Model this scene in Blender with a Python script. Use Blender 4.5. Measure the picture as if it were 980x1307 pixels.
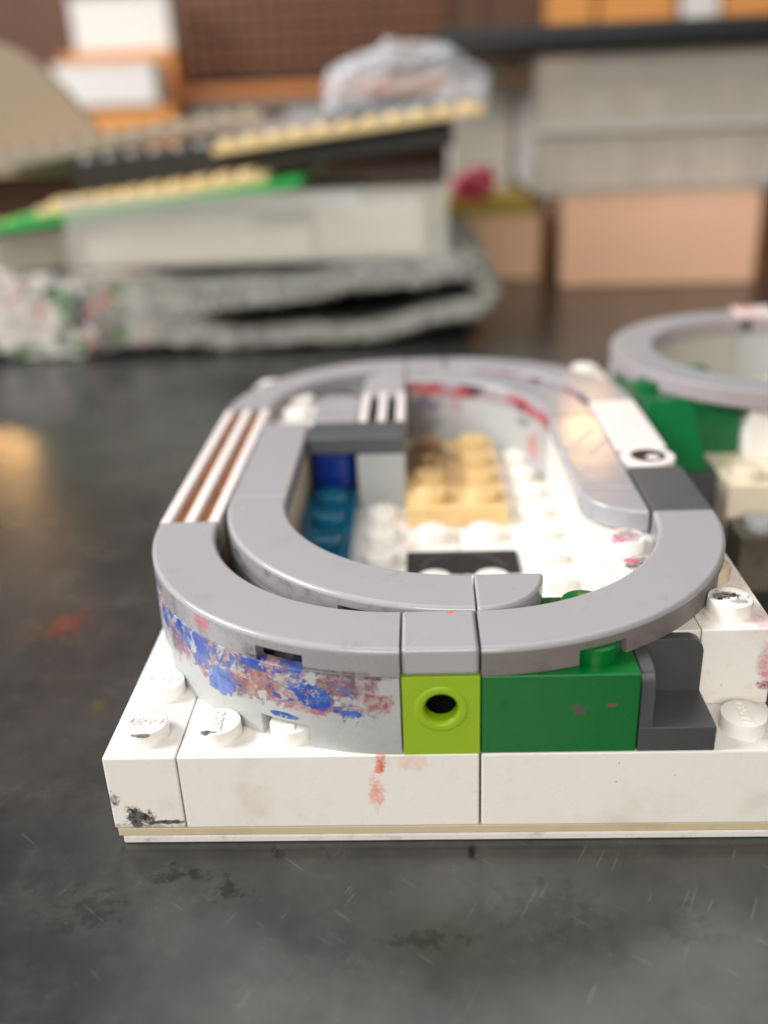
import bpy, bmesh, math, random
from mathutils import Vector, Matrix, noise

for o in list(bpy.data.objects):
    bpy.data.objects.remove(o)
scene = bpy.context.scene
COL = scene.collection
MM = 0.001                      # the scene is laid out in millimetres, built in metres
TZ = -11.8                      # height of the table top in that layout


def W(x, y, z):
    return Vector((x * MM, y * MM, (z - TZ) * MM))


# ------------------------------------------------------------------ camera
cam = bpy.data.cameras.new("Camera")
cam_o = bpy.data.objects.new("Camera", cam)
COL.objects.link(cam_o)
RT = Vector((0.99884357, 0.02842469, -0.03877564))
UP = Vector((0.02384546, 0.40743657, 0.91292214))
FW = Vector((-0.04174814, 0.91279104, -0.4062876))
m = Matrix((RT, UP, -FW)).transposed().to_4x4()
m.translation = W(-5.361, -78.601, 62.777)
cam_o.matrix_world = m
cam.sensor_fit = 'VERTICAL'
cam.sensor_height = 36.0
cam.lens = 1191.74 / 1307.0 * 36.0
cam.clip_start = 0.005
cam.clip_end = 20.0
cam.dof.use_dof = True
cam.dof.focus_distance = 0.102
cam.dof.aperture_fstop = 11.2
cam.dof.aperture_blades = 0
scene.camera = cam_o

# ------------------------------------------------------------------ light
world = bpy.data.worlds.new("World")
scene.world = world
world.use_nodes = True
bg = world.node_tree.nodes["Background"]
bg.inputs[0].default_value = (0.62, 0.60, 0.60, 1)
bg.inputs[1].default_value = 0.26


def area(name, loc, target, sx, sy, power, color):
    l = bpy.data.lights.new(name, 'AREA')
    l.shape = 'RECTANGLE'
    l.size = sx
    l.size_y = sy
    l.energy = power
    l.color = color
    o = bpy.data.objects.new(name, l)
    COL.objects.link(o)
    o.location = loc
    o.rotation_euler = (Vector(target) - Vector(loc)).to_track_quat('-Z', 'Y').to_euler()
    return o


area("window_light", (-1.15, 0.10, 0.85), (0, 0.10, 0), 0.7, 0.6, 25.5, (0.97, 0.97, 1.0))
area("room_light", (-0.15, -1.25, 0.80), (0, 0.05, 0), 0.9, 0.6, 15.5, (1.0, 0.945, 0.88))
area("ceiling_light", (0.1, 0.95, 1.45), (0.0, 0.05, 0.0), 1.3, 0.9, 5.0, (1.0, 0.97, 0.93))
area("shelf_lamp", (0.122, 0.60, 0.215), (0.02, 0.065, 0.02), 0.035, 0.02, 0.04, (1.0, 0.55, 0.22))
area("desk_lamp", (-0.322, 0.60, 0.140), (-0.107, 0.145, 0.0), 0.04, 0.022, 0.075, (1.0, 0.56, 0.20))

scene.view_settings.view_transform = 'Standard'
scene.view_settings.look = 'None'
scene.view_settings.exposure = 0.16
scene.view_settings.gamma = 1.0
scene.cycles.use_denoising = True
scene.cycles.max_bounces = 6
scene.cycles.transparent_max_bounces = 8


# ------------------------------------------------------------------ materials
def lin(r, g, b):
    f = lambda c: c / 12.92 if c <= 0.04045 else ((c + 0.055) / 1.055) ** 2.4
    return (f(r / 255), f(g / 255), f(b / 255), 1.0)


class NT:
    """small node-building helper"""

    def __init__(self, name):
        self.m = bpy.data.materials.new(name)
        self.m.use_nodes = True
        self.t = self.m.node_tree
        self.b = self.t.nodes["Principled BSDF"]
        self.pos = self.n('ShaderNodeNewGeometry').outputs['Position']
        self.obj = self.n('ShaderNodeTexCoord').outputs['Object']
        self.cache = {}

    def n(self, typ, **k):
        nd = self.t.nodes.new(typ)
        for a, v in k.items():
            setattr(nd, a, v)
        return nd

    def put(self, sock, v):
        if hasattr(v, 'is_output'):
            self.t.links.new(v, sock)
        else:
            sock.default_value = v

    def math(self, op, a, b=0.0, clamp=False):
        nd = self.n('ShaderNodeMath', operation=op, use_clamp=clamp)
        self.put(nd.inputs[0], a)
        self.put(nd.inputs[1], b)
        return nd.outputs[0]

    def noise(self, scale, detail=3.0, rough=0.55, vec=None, off=None, dist=0.0, stretch=None):
        key = (scale, detail, rough, vec is None, off, dist, stretch)
        if key in self.cache:
            return self.cache[key]
        nd = self.n('ShaderNodeTexNoise')
        v = self.pos if vec is None else vec
        if off or stretch:
            mp = self.n('ShaderNodeMapping')
            self.t.links.new(v, mp.inputs[0])
            if off:
                mp.inputs['Location'].default_value = off
            v = mp.outputs[0]
            if stretch:
                mp.inputs['Rotation'].default_value = stretch[1]
                m2 = self.n('ShaderNodeMapping')
                m2.inputs['Scale'].default_value = stretch[0]
                self.t.links.new(v, m2.inputs[0])
                v = m2.outputs[0]
        self.t.links.new(v, nd.inputs['Vector'])
        nd.inputs['Scale'].default_value = scale
        nd.inputs['Detail'].default_value = detail
        nd.inputs['Roughness'].default_value = rough
        nd.inputs['Distortion'].default_value = dist
        self.cache[key] = nd.outputs['Fac']
        return nd.outputs['Fac']

    def ramp(self, v, lo, hi):
        nd = self.n('ShaderNodeMapRange', interpolation_type='SMOOTHSTEP')
        self.put(nd.inputs['Value'], v)
        nd.inputs['From Min'].default_value = lo
        nd.inputs['From Max'].default_value = hi
        return nd.outputs['Result']

    def mix(self, f, a, b):
        nd = self.n('ShaderNodeMix', data_type='RGBA')
        self.put(nd.inputs['Factor'], f)
        self.put(nd.inputs['A'], a)
        self.put(nd.inputs['B'], b)
        return nd.outputs['Result']

    def spot(self, c, r, ns, k=1.0, soft=0.25, world_space=True, dry=0.0):
        """mask of a splash: an ellipsoid of radii r (mm) round c with a ragged edge"""
        vm = self.n('ShaderNodeVectorMath', operation='SUBTRACT')
        self.t.links.new(self.pos if world_space else self.obj, vm.inputs[0])
        vm.inputs[1].default_value = W(*c) if world_space else Vector(c) * MM
        vd = self.n('ShaderNodeVectorMath', operation='DIVIDE')
        self.t.links.new(vm.outputs[0], vd.inputs[0])
        vd.inputs[1].default_value = Vector(r) * MM
        vl = self.n('ShaderNodeVectorMath', operation='LENGTH')
        self.t.links.new(vd.outputs[0], vl.inputs[0])
        ns = 250.0 if ns < 400 else 650.0
        nz = self.noise(ns, 5.0, 0.72, vec=None if world_space else self.obj)
        s = self.math('SUBTRACT', 1.0, vl.outputs['Value'])
        s = self.math('ADD', s, self.math('MULTIPLY', self.math('SUBTRACT', nz, 0.5), k * 4.0))
        s = self.ramp(s, 0.0, soft)
        if dry:
            gr = self.ramp(self.noise(1500.0, 3.0, 0.7, vec=None if world_space else self.obj), 0.40, 0.62)
            s = self.math('MULTIPLY', s, self.math('ADD', 1.0 - dry, self.math('MULTIPLY', gr, dry)))
        return s

    def bump(self, h, strength, dist):
        nd = self.n('ShaderNodeBump')
        nd.inputs['Strength'].default_value = strength
        nd.inputs['Distance'].default_value = dist * MM
        self.t.links.new(h, nd.inputs['Height'])
        self.t.links.new(nd.outputs[0], self.b.inputs['Normal'])

    def out(self, col, rough, **k):
        self.put(self.b.inputs['Base Color'], col)
        self.put(self.b.inputs['Roughness'], rough)
        for a, v in k.items():
            self.put(self.b.inputs[a.replace('_', ' ')], v)
        return self.m


def plastic(name, rgb, rough=0.30, grime=0.25, gcol=(120, 100, 80), gs=120.0, speck=0.0,
            speck_col=(50, 30, 40), stains=(), bump=0.10, sss=0.0):
    t = NT(name)
    base = lin(*rgb)
    g1 = t.ramp(t.noise(gs, 5.0, 0.65), 0.50, 0.78)
    col = t.mix(t.math('MULTIPLY', g1, grime), base, lin(*gcol))
    g2 = t.ramp(t.noise(gs * 6, 3.0, 0.6, off=(3, 1, 7)), 0.62, 0.75)
    col = t.mix(t.math('MULTIPLY', g2, grime * 0.5), col, lin(*gcol))
    if speck:
        s = t.ramp(t.noise(1100.0, 2.0, 0.5, off=(9, 4, 2)), 0.735, 0.76)
        s2 = t.ramp(t.noise(90.0, 2.0, 0.5, off=(1, 8, 2)), 0.45, 0.65)
        col = t.mix(t.math('MULTIPLY', t.math('MULTIPLY', s, s2), speck), col, lin(*speck_col))
    for st in stains:
        c, r, scol, ns, k, amt = st
        mk = t.spot(c, r, ns, k, soft=.5, dry=.15 if amt >= .99 else .5)
        col = t.mix(t.math('MULTIPLY', mk, amt), col, lin(*scol))
    rr = t.math('ADD', rough, t.math('MULTIPLY', t.math('SUBTRACT', t.noise(gs * 2.2, 4.0, 0.6, off=(5, 5, 5)), 0.45), 0.26))
    scr = t.ramp(t.noise(700.0, 2.0, 0.5, stretch=((1, 0.06, 1), (0, 0, 0.5))), 0.60, 0.75)
    rr = t.math('ADD', rr, t.math('MULTIPLY', scr, 0.12), clamp=True)
    t.bump(t.noise(480.0, 4.0, 0.55), bump, 0.12)
    if sss:
        t.b.inputs['Subsurface Weight'].default_value = sss
        t.b.inputs['Subsurface Radius'].default_value = (1.0, 0.8, 0.6)
        t.b.inputs['Subsurface Scale'].default_value = 0.0012
    return t.out(col, rr)


M = {}
WHITE = (241, 238, 231)
GREY = (166, 165, 168)
M['white_floor'] = plastic('white_floor_plastic', WHITE, 0.28, 0.55, (196, 160, 118), 170, speck=0.8)
M['white'] = plastic('white_plastic', WHITE, 0.28, 0.22, (176, 146, 112), 110, speck=0.8)
M['white_clean'] = plastic('white_plastic_clean', (228, 225, 217), 0.28, 0.25, (186, 164, 134), 110, speck=0.6)
M['white_corner'] = plastic('white_plastic_inked', WHITE, 0.3, 0.30, (176, 146, 112), 110, speck=0.9, stains=[
    ((-37.0, 0, -8.0), (2.0, 3, 1.5), (26, 25, 26), 900, 0.9, 1.0),
    ((-34.2, 0, -8.7), (2.6, 3, 0.4), (40, 37, 36), 700, 0.6, 1.0),
    ((-36.5, 0, -9.3), (5.0, 3, 0.7), (110, 102, 94), 500, 0.5, 0.6),
    ((-39.6, 0, -5.5), (0.8, 3, 1.1), (40, 35, 35), 1200, 1.0, 0.9)])
M['white_splash'] = plastic('white_plastic_splashed', WHITE, 0.28, 0.26, (176, 146, 112), 110, speck=0.8, stains=[
    ((-10.5, 0, -1.2), (0.75, 3, 1.5), (230, 84, 50), 700, 0.7, 0.95),
    ((-11.0, 0, -4.8), (0.95, 3, 2.7), (238, 138, 112), 500, 0.6, 0.75),
    ((-7.0, 0, -1.0), (2.2, 3, 1.4), (240, 190, 160), 300, 0.5, 0.5)])
M['white_pink'] = plastic('white_plastic_pink', WHITE, 0.3, 0.45, (190, 150, 120), 110, speck=0.9, stains=[
    ((31.6, 8, 5.4), (1.7, 3, 3.6), (206, 132, 150), 260, 0.25, 0.9),
    ((31.7, 8, 2.4), (1.4, 3, 0.6), (140, 50, 84), 500, 0.5, 0.85),
    ((31.0, 10, 9.6), (2.0, 3, 1.0), (222, 160, 170), 300, 0.5, 0.6),
    ((25.0, 14, 9.6), (1.5, 4, 1.0), (110, 98, 92), 260, 0.5, 0.6)])
M['beige_dirty'] = plastic('dirty_cream_plastic', (214, 196, 168), 0.35, 0.6, (120, 84, 54), 150)
M['grey'] = plastic('grey_tile_plastic', GREY, 0.14, 0.45, (136, 128, 134), 70, bump=0.025)
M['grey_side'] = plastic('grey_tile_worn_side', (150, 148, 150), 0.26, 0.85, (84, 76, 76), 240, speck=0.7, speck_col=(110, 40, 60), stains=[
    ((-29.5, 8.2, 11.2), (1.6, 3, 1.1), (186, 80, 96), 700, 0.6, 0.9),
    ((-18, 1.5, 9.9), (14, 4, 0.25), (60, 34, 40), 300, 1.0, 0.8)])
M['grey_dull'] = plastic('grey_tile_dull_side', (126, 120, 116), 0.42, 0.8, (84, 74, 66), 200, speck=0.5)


def red_edge():
    """tile edge with patchy red ink and dark chips"""
    t = NT('red_inked_tile_edge')
    c = t.mix(t.ramp(t.noise(120, 4, .6), .46, .56), lin(160, 150, 154), lin(178, 88, 92))
    c = t.mix(t.math('MULTIPLY', t.ramp(t.noise(190, 4, .65, off=(4, 2, 6)), .53, .58), .9), c, lin(58, 46, 50))
    return t.out(c, .4)


M['grey_red'] = red_edge()
M['grey_orange_dot'] = plastic('grey_tile_dotted', GREY, 0.14, 0.45, (136, 128, 134), 70, bump=0.025, stains=[
    ((-2.7, 7.3, 12.8), (0.5, 0.35, 1), (240, 100, 50), 800, 0.3, 1.0)])
M['light_grey'] = plastic('pale_grey_plastic', (170, 174, 174), 0.36, 0.3, (120, 112, 104), 120)
M['back_wall'] = plastic('pale_grey_stained_shaded', (176, 178, 176), 0.36, 0.25, (128, 122, 116), 120, stains=[
    ((-7, 96, 4), (6.5, 5, 8), (74, 62, 50), 500, 0.35, .9),  # shade of the back-left corner, painted in as a dark brown spot
    ((-3, 97, 8), (4, 4, 2.2), (84, 70, 120), 260, 0.8, 0.8),
    ((1, 97, 8), (3, 4, 2.0), (176, 100, 110), 260, 0.8, 0.7),
    ((15.5, 80, 5), (2.5, 3, 4), (196, 96, 84), 260, 0.7, 0.8),
    ((14, 83, 8), (3, 3, 1.6), (40, 34, 36), 300, 0.7, 0.7)])
M['dark_grey'] = plastic('dark_grey_plastic', (84, 88, 92), 0.32, 0.3, (60, 56, 56), 110, speck=0.5, speck_col=(150, 60, 90))
M['dark_panel'] = plastic('dark_grey_panel_plastic', (72, 74, 76), 0.36, 0.4, (48, 44, 44), 140, speck=0.6, speck_col=(150, 60, 90))
M['lime'] = plastic('lime_plastic', (146, 182, 24), 0.28, 0.10, (120, 140, 30), 110)
M['green'] = plastic('green_plastic', (0, 104, 40), 0.24, 0.14, (0, 84, 44), 90, stains=[
    ((10.0, 0, 5.4), (0.9, 3, 0.8), (96, 70, 84), 900, 0.8, 0.9),
    ((13.2, 0, 5.9), (0.6, 3, 0.25), (150, 60, 70), 900, 0.5, 0.9)])
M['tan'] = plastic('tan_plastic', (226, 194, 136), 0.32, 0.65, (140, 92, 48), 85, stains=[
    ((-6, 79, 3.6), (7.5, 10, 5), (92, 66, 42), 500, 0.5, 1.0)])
M['tan_far'] = plastic('tan_far_plastic', (232, 206, 152), 0.35, 0.2, (180, 140, 90), 85)
M['black'] = plastic('black_plastic', (22, 23, 25), 0.5, 0.2, (50, 46, 44), 110)
M['brown_slot'] = plastic('rusty_slot_bottom', (156, 104, 66), 0.6, 0.85, (64, 44, 34), 160)
M['pinkish'] = plastic('white_rosy_plastic', (240, 231, 227), 0.3, 0.25, (214, 176, 166), 130)
M['tan_base'] = plastic('tan_sheet', (208, 192, 160), 0.5, 0.35, (140, 120, 96), 90)
M['board'] = plastic('white_card_edge', (232, 228, 222), 0.6, 0.55, (140, 130, 124), 260)
M['stud_ink'] = None


def stud_mat(name, spots, rgb=WHITE, under=(200, 180, 160)):
    """white stud with ink left on its top; spots are in the stud's own space"""
    t = NT(name)
    col = lin(*rgb)
    g = t.ramp(t.noise(300, 4, 0.6), 0.5, 0.75)
    col = t.mix(t.math('MULTIPLY', g, 0.4), col, lin(*under))
    for c, r, scol, ns, k, amt in spots:
        mk = t.spot(c, r, ns, k, soft=.4, world_space=False, dry=.2)
        col = t.mix(t.math('MULTIPLY', mk, amt), col, lin(*scol))
    return t.out(col, 0.3)


M['stud_crescent'] = stud_mat('stud_ink_crescent', [((-1.1, -2.0, 1.7), (1.6, 0.38, 0.4), (40, 38, 42), 900, 0.4, 1.0)])
M['stud_rosy'] = stud_mat('stud_ink_rosy', [((-0.9, -0.6, 1.75), (1.9, 1.5, 0.8), (230, 196, 198), 600, 0.5, 0.6),
                                            ((0.2, -2.3, 1.65), (2.0, 0.25, 0.3), (70, 64, 68), 900, 0.5, 0.9)])
M['stud_pink'] = stud_mat('stud_ink_pink', [((0, 0, 1.75), (2.2, 2.2, 0.5), (176, 150, 150), 900, 0.5, 0.9),
                                            ((-1.0, -1.3, 1.75), (1.7, 0.8, 0.7), (222, 84, 128), 500, 0.35, .9)])
M['stud_dusty'] = stud_mat('stud_ink_dusty', [((0, 0, 1.75), (2.3, 2.3, 0.5), (120, 108, 110), 900, 0.5, 0.9),
                                              ((-0.8, 1.0, 1.75), (1.4, 0.9, 0.6), (206, 90, 120), 500, 0.4, 0.9)])
M['stud_black'] = stud_mat('stud_ink_black', [((-0.6, 0.4, 1.8), (1.9, 1.3, 0.6), (34, 34, 38), 900, 0.5, 1.0),
                                              ((0.6, -1.0, 1.75), (1.6, 0.6, 0.5), (130, 122, 124), 700, 0.6, 0.8)])


def paint_wall():
    """pale grey curved brick wall daubed with blue, mauve and rust paint"""
    t = NT('paint_daubed_plastic')
    col = t.mix(t.math('MULTIPLY', t.ramp(t.noise(150, 4, .6), .45, .75), .4), lin(178, 181, 178), lin(150, 148, 140))
    sep = t.n('ShaderNodeSeparateXYZ')
    t.t.links.new(t.pos, sep.inputs[0])
    hz = t.ramp(sep.outputs['Z'], (1.6 - TZ) * MM, (5.6 - TZ) * MM)
    # bare towards the right end of the wall
    ex = t.math('SUBTRACT', 1.0, t.ramp(sep.outputs['X'], -14 * MM, -8.5 * MM))
    env = t.math('MULTIPLY', hz, t.math('ADD', t.math('MULTIPLY', ex, 0.75), 0.25))
    low = t.math('SUBTRACT', env, 1.0)

    def layer(scale, off, lo, hi, pen, dist=0.6):
        nz = t.noise(scale, 7.0, 0.70, off=off, dist=dist)
        return t.ramp(t.math('ADD', nz, t.math('MULTIPLY', low, pen)), lo, hi)
    fine = t.ramp(t.noise(1300, 4, .75, off=(3, 3, 1)), .36, .60)
    col = t.mix(t.math('MULTIPLY', layer(200, (2.3, .4, 1.1), .43, .51, .24), t.math('ADD', .45, t.math('MULTIPLY', fine, .5))), col, lin(148, 112, 122))
    col = t.mix(t.math('MULTIPLY', layer(300, (.3, 4.4, 2.1), .48, .56, .22), t.math('ADD', .3, t.math('MULTIPLY', fine, .6))), col, lin(104, 80, 90))
    col = t.mix(t.math('MULTIPLY', layer(260, (7.3, 2.4, .6), .56, .62, .22), .55), col, lin(190, 126, 114))
    bl = None
    for c, r, k in [((-17.0, 1.2, 6.4), (2.6, 3, 1.7), .45), ((-20.5, 2.6, 3.4), (1.7, 3, .45), .3), ((-28.5, 7.6, 4.9), (2.3, 3, 1.9), .4),
                    ((-31.0, 9.5, 7.6), (2.6, 4, 1.5), .5), ((-39.2, 24, 6.6), (3, 4, 2.8), .4), ((-36.2, 16.5, 7.4), (1.2, 2, 1.6), .5),
                    ((-14.0, .8, 5.0), (2.6, 3, .5), .6), ((-24, 4.5, 8.8), (2, 3, .6), .5), ((-34, 13, 8.6), (2.2, 3, .8), .5)]:
        mk = t.spot(c, r, 300, k * 1.7, soft=.15)
        bl = mk if bl is None else t.math('MAXIMUM', bl, mk)
    thin = t.math('MULTIPLY', layer(260, (5.1, 1.7, 3.3), .53, .56, .2, 0.9), .9)
    bl = t.math('MAXIMUM', bl, thin)
    flk = t.ramp(t.noise(520, 5, .72, off=(6, 1, 3)), .37, .45)
    bl = t.math('MULTIPLY', bl, flk)
    bcol = t.mix(t.ramp(t.noise(500, 4, .6, off=(2, 6, 4)), .4, .65), lin(28, 70, 160), lin(80, 114, 180))
    col = t.mix(t.math('MULTIPLY', bl, .95), col, bcol)
    col = t.mix(t.math('MULTIPLY', layer(300, (5.7, 9.7, 3.9), .55, .59, .05), .9), col, lin(182, 185, 182))
    for c, r, sc, ns, k, a in [((-10.3, .2, 6.4), (1.6, 2, 1.6), (150, 62, 66), 420, .6, .85),
                               ((-13.5, .6, 8.2), (3.5, 2, 1.2), (120, 70, 80), 420, .6, .7),
                               ((-24, 4.5, 6.6), (3.4, 3, 1.6), (156, 96, 84), 420, .8, .8),
                               ((-34.5, 13.5, 6.2), (2.4, 4, 2.2), (140, 104, 112), 420, .8, .8),
                               ((-18, 1.5, 4.6), (2.6, 3, .3), (206, 92, 80), 420, .5, .8),
                               ((-13, .6, 9.5), (7, 3, .35), (60, 36, 42), 500, .6, .9)]:
        mk = t.spot(c, r, ns, k, dry=.7)
        col = t.mix(t.math('MULTIPLY', mk, a), col, lin(*sc))
    pm = t.noise(230, 5, .65, off=(7.3, 2.4, .6))
    t.bump(t.math('ADD', pm, t.math('MULTIPLY', bl, .35)), 0.6, 0.30)
    return t.out(col, t.math('SUBTRACT', 0.46, t.math('MULTIPLY', bl, .16)))


M['paint'] = paint_wall()


def clear_plastic(name, rgb, alpha, rough=0.35):
    t = NT(name)
    n = t.noise(60, 3, .5)
    a = t.math('ADD', alpha, t.math('MULTIPLY', t.math('SUBTRACT', n, .5), .12), clamp=True)
    t.put(t.b.inputs['Alpha'], a)
    return t.out(lin(*rgb), rough)


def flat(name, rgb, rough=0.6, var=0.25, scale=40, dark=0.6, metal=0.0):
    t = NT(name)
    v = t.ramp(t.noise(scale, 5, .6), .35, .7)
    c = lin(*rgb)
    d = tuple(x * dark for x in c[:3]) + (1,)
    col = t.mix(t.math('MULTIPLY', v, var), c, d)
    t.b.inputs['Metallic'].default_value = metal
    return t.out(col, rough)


def tinted(name, rgb, rough, trans):
    t = NT(name)
    t.b.inputs['Transmission Weight'].default_value = trans
    t.b.inputs['IOR'].default_value = 1.4
    return t.out(lin(*rgb), rough)


M['teal'] = tinted('teal_clear_plastic', (20, 116, 150), 0.15, 0.35)
M['blue'] = tinted('blue_clear_plastic', (16, 52, 140), 0.15, 0.25)


def eye_mat():
    t = NT('eye_print')
    v = t.n('ShaderNodeVectorMath', operation='LENGTH')
    mp = t.n('ShaderNodeMapping')
    t.t.links.new(t.obj, mp.inputs[0])
    mp.inputs['Scale'].default_value = (1, 1, 0)
    t.t.links.new(mp.outputs[0], v.inputs[0])
    blk = t.math('LESS_THAN', v.outputs['Value'], 2.55 * MM)
    mp2 = t.n('ShaderNodeMapping')
    t.t.links.new(t.obj, mp2.inputs[0])
    mp2.inputs['Scale'].default_value = (1, 1, 0)
    mp2.inputs['Location'].default_value = (-0.55 * MM, 0.75 * MM, 0)
    v2 = t.n('ShaderNodeVectorMath', operation='LENGTH')
    t.t.links.new(mp2.outputs[0], v2.inputs[0])
    dot = t.math('LESS_THAN', v2.outputs['Value'], 1.0 * MM)
    sep = t.n('ShaderNodeSeparateXYZ')
    t.t.links.new(t.obj, sep.inputs[0])
    up = t.math('GREATER_THAN', sep.outputs['Z'], 3.0 * MM)
    col = t.mix(t.math('MULTIPLY', blk, up), lin(240, 232, 228), lin(20, 20, 22))
    col = t.mix(t.math('MULTIPLY', dot, up), col, lin(240, 238, 234))
    return t.out(col, 0.3)


M['eye'] = eye_mat()


def table_mat():
    t = NT('worn_steel_table')
    n1 = t.noise(30, 5, .66)
    n2 = t.noise(85, 5, .72, off=(2, 2, 0))
    n3 = t.noise(17, 2, .5, off=(4, 7, 0))
    base = t.mix(t.ramp(n1, .36, .66), lin(68, 70, 71), lin(90, 91, 89))
    base = t.mix(t.math('MULTIPLY', t.ramp(n2, .44, .76), .25), base, lin(128, 124, 114))
    base = t.mix(t.math('MULTIPLY', t.ramp(n3, .55, .72), .30), base, lin(62, 78, 66))
    base = t.mix(t.math('MULTIPLY', t.math('SUBTRACT', 1.0, t.ramp(n3, .30, .44)), .12), base, lin(90, 72, 66))
    # rubbed-in ink smudges and paint flecks
    fine = t.noise(650.0, 5.0, 0.72)
    ink = t.math('MULTIPLY', t.ramp(fine, .50, .60), t.ramp(t.noise(70, 2, .5, off=(6, 2, 0)), .60, .72))
    base = t.mix(t.math('MULTIPLY', ink, .25), base, lin(30, 30, 32))
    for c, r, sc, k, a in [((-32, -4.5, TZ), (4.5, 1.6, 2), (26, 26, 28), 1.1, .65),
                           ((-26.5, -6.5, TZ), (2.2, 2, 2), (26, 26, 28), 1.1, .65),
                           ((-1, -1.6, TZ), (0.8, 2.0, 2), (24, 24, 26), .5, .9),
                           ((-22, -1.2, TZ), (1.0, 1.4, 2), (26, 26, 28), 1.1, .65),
                           ((-6, -13.0, TZ), (4.5, 1.4, 2), (34, 34, 36), 1.3, .45),
                           ((-40, -9, TZ), (3.6, 3, 2), (34, 34, 36), 1.3, .45),
                           ((6, -9.5, TZ), (6, 4, 2), (44, 54, 48), 1.2, .3),
                           ((-62.5, 48, TZ), (4.5, 4.5, 2), (176, 84, 52), 1.9, .5),
                           ((-50.5, 26, TZ), (1.6, 2.2, 2), (120, 116, 50), .8, .5),
                           ((13, 225, TZ), (4, 12, 2), (200, 120, 60), .7, .7)]:
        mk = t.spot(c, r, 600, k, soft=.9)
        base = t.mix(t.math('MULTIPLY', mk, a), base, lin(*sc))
    # hairline scratches, broken up
    br = t.noise(170, 2, .6, off=(3.1, 5, 0))
    sc_all = None
    for i, (rot, th) in enumerate([(0.5, .715), (-0.9, .72)]):
        s = t.ramp(t.noise(2600, 0.0, .4, off=(i * 1.7, i * 2.3, 0), stretch=((1, .05 + .0 * i, 1), (0, 0, rot))), th + .01, th + .05)
        b = t.ramp(br, .53, .62) if i == 0 else t.math('SUBTRACT', 1.0, t.ramp(br, .38, .47))
        s = t.math('MULTIPLY', s, b)
        sc_all = s if sc_all is None else t.math('MAXIMUM', sc_all, s)
    base = t.mix(t.math('MULTIPLY', sc_all, .12), base, lin(190, 190, 188))
    # chips: short bright nicks lying in several directions
    for k, (rot, sc, st, th) in enumerate([(-.45, 60, .5, .020), (.8, 50, .4, .018), (2.0, 190, .9, .040)]):
        vo = t.n('ShaderNodeTexVoronoi')
        m0 = t.n('ShaderNodeMapping')
        m0.inputs['Rotation'].default_value = (0, 0, rot)
        t.t.links.new(t.pos, m0.inputs[0])
        mp = t.n('ShaderNodeMapping')
        t.t.links.new(m0.outputs[0], mp.inputs[0])
        mp.inputs['Scale'].default_value = (1, st, 1)
        mp.inputs['Location'].default_value = (.3 * k, .1 * k, 0)
        t.t.links.new(mp.outputs[0], vo.inputs['Vector'])
        vo.inputs['Scale'].default_value = sc
        nick = t.math('MULTIPLY', t.math('LESS_THAN', vo.outputs['Distance'], th), t.ramp(br if k else n2, .52, .56))
        base = t.mix(t.math('MULTIPLY', nick, .7), base, lin(200, 198, 194))
    rr = t.math('ADD', .14, t.math('MULTIPLY', n2, .22))
    t.bump(t.noise(340, 2, .6), .10, .2)
    return t.out(base, rr, Metallic=0.6)


M['table'] = table_mat()


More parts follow.
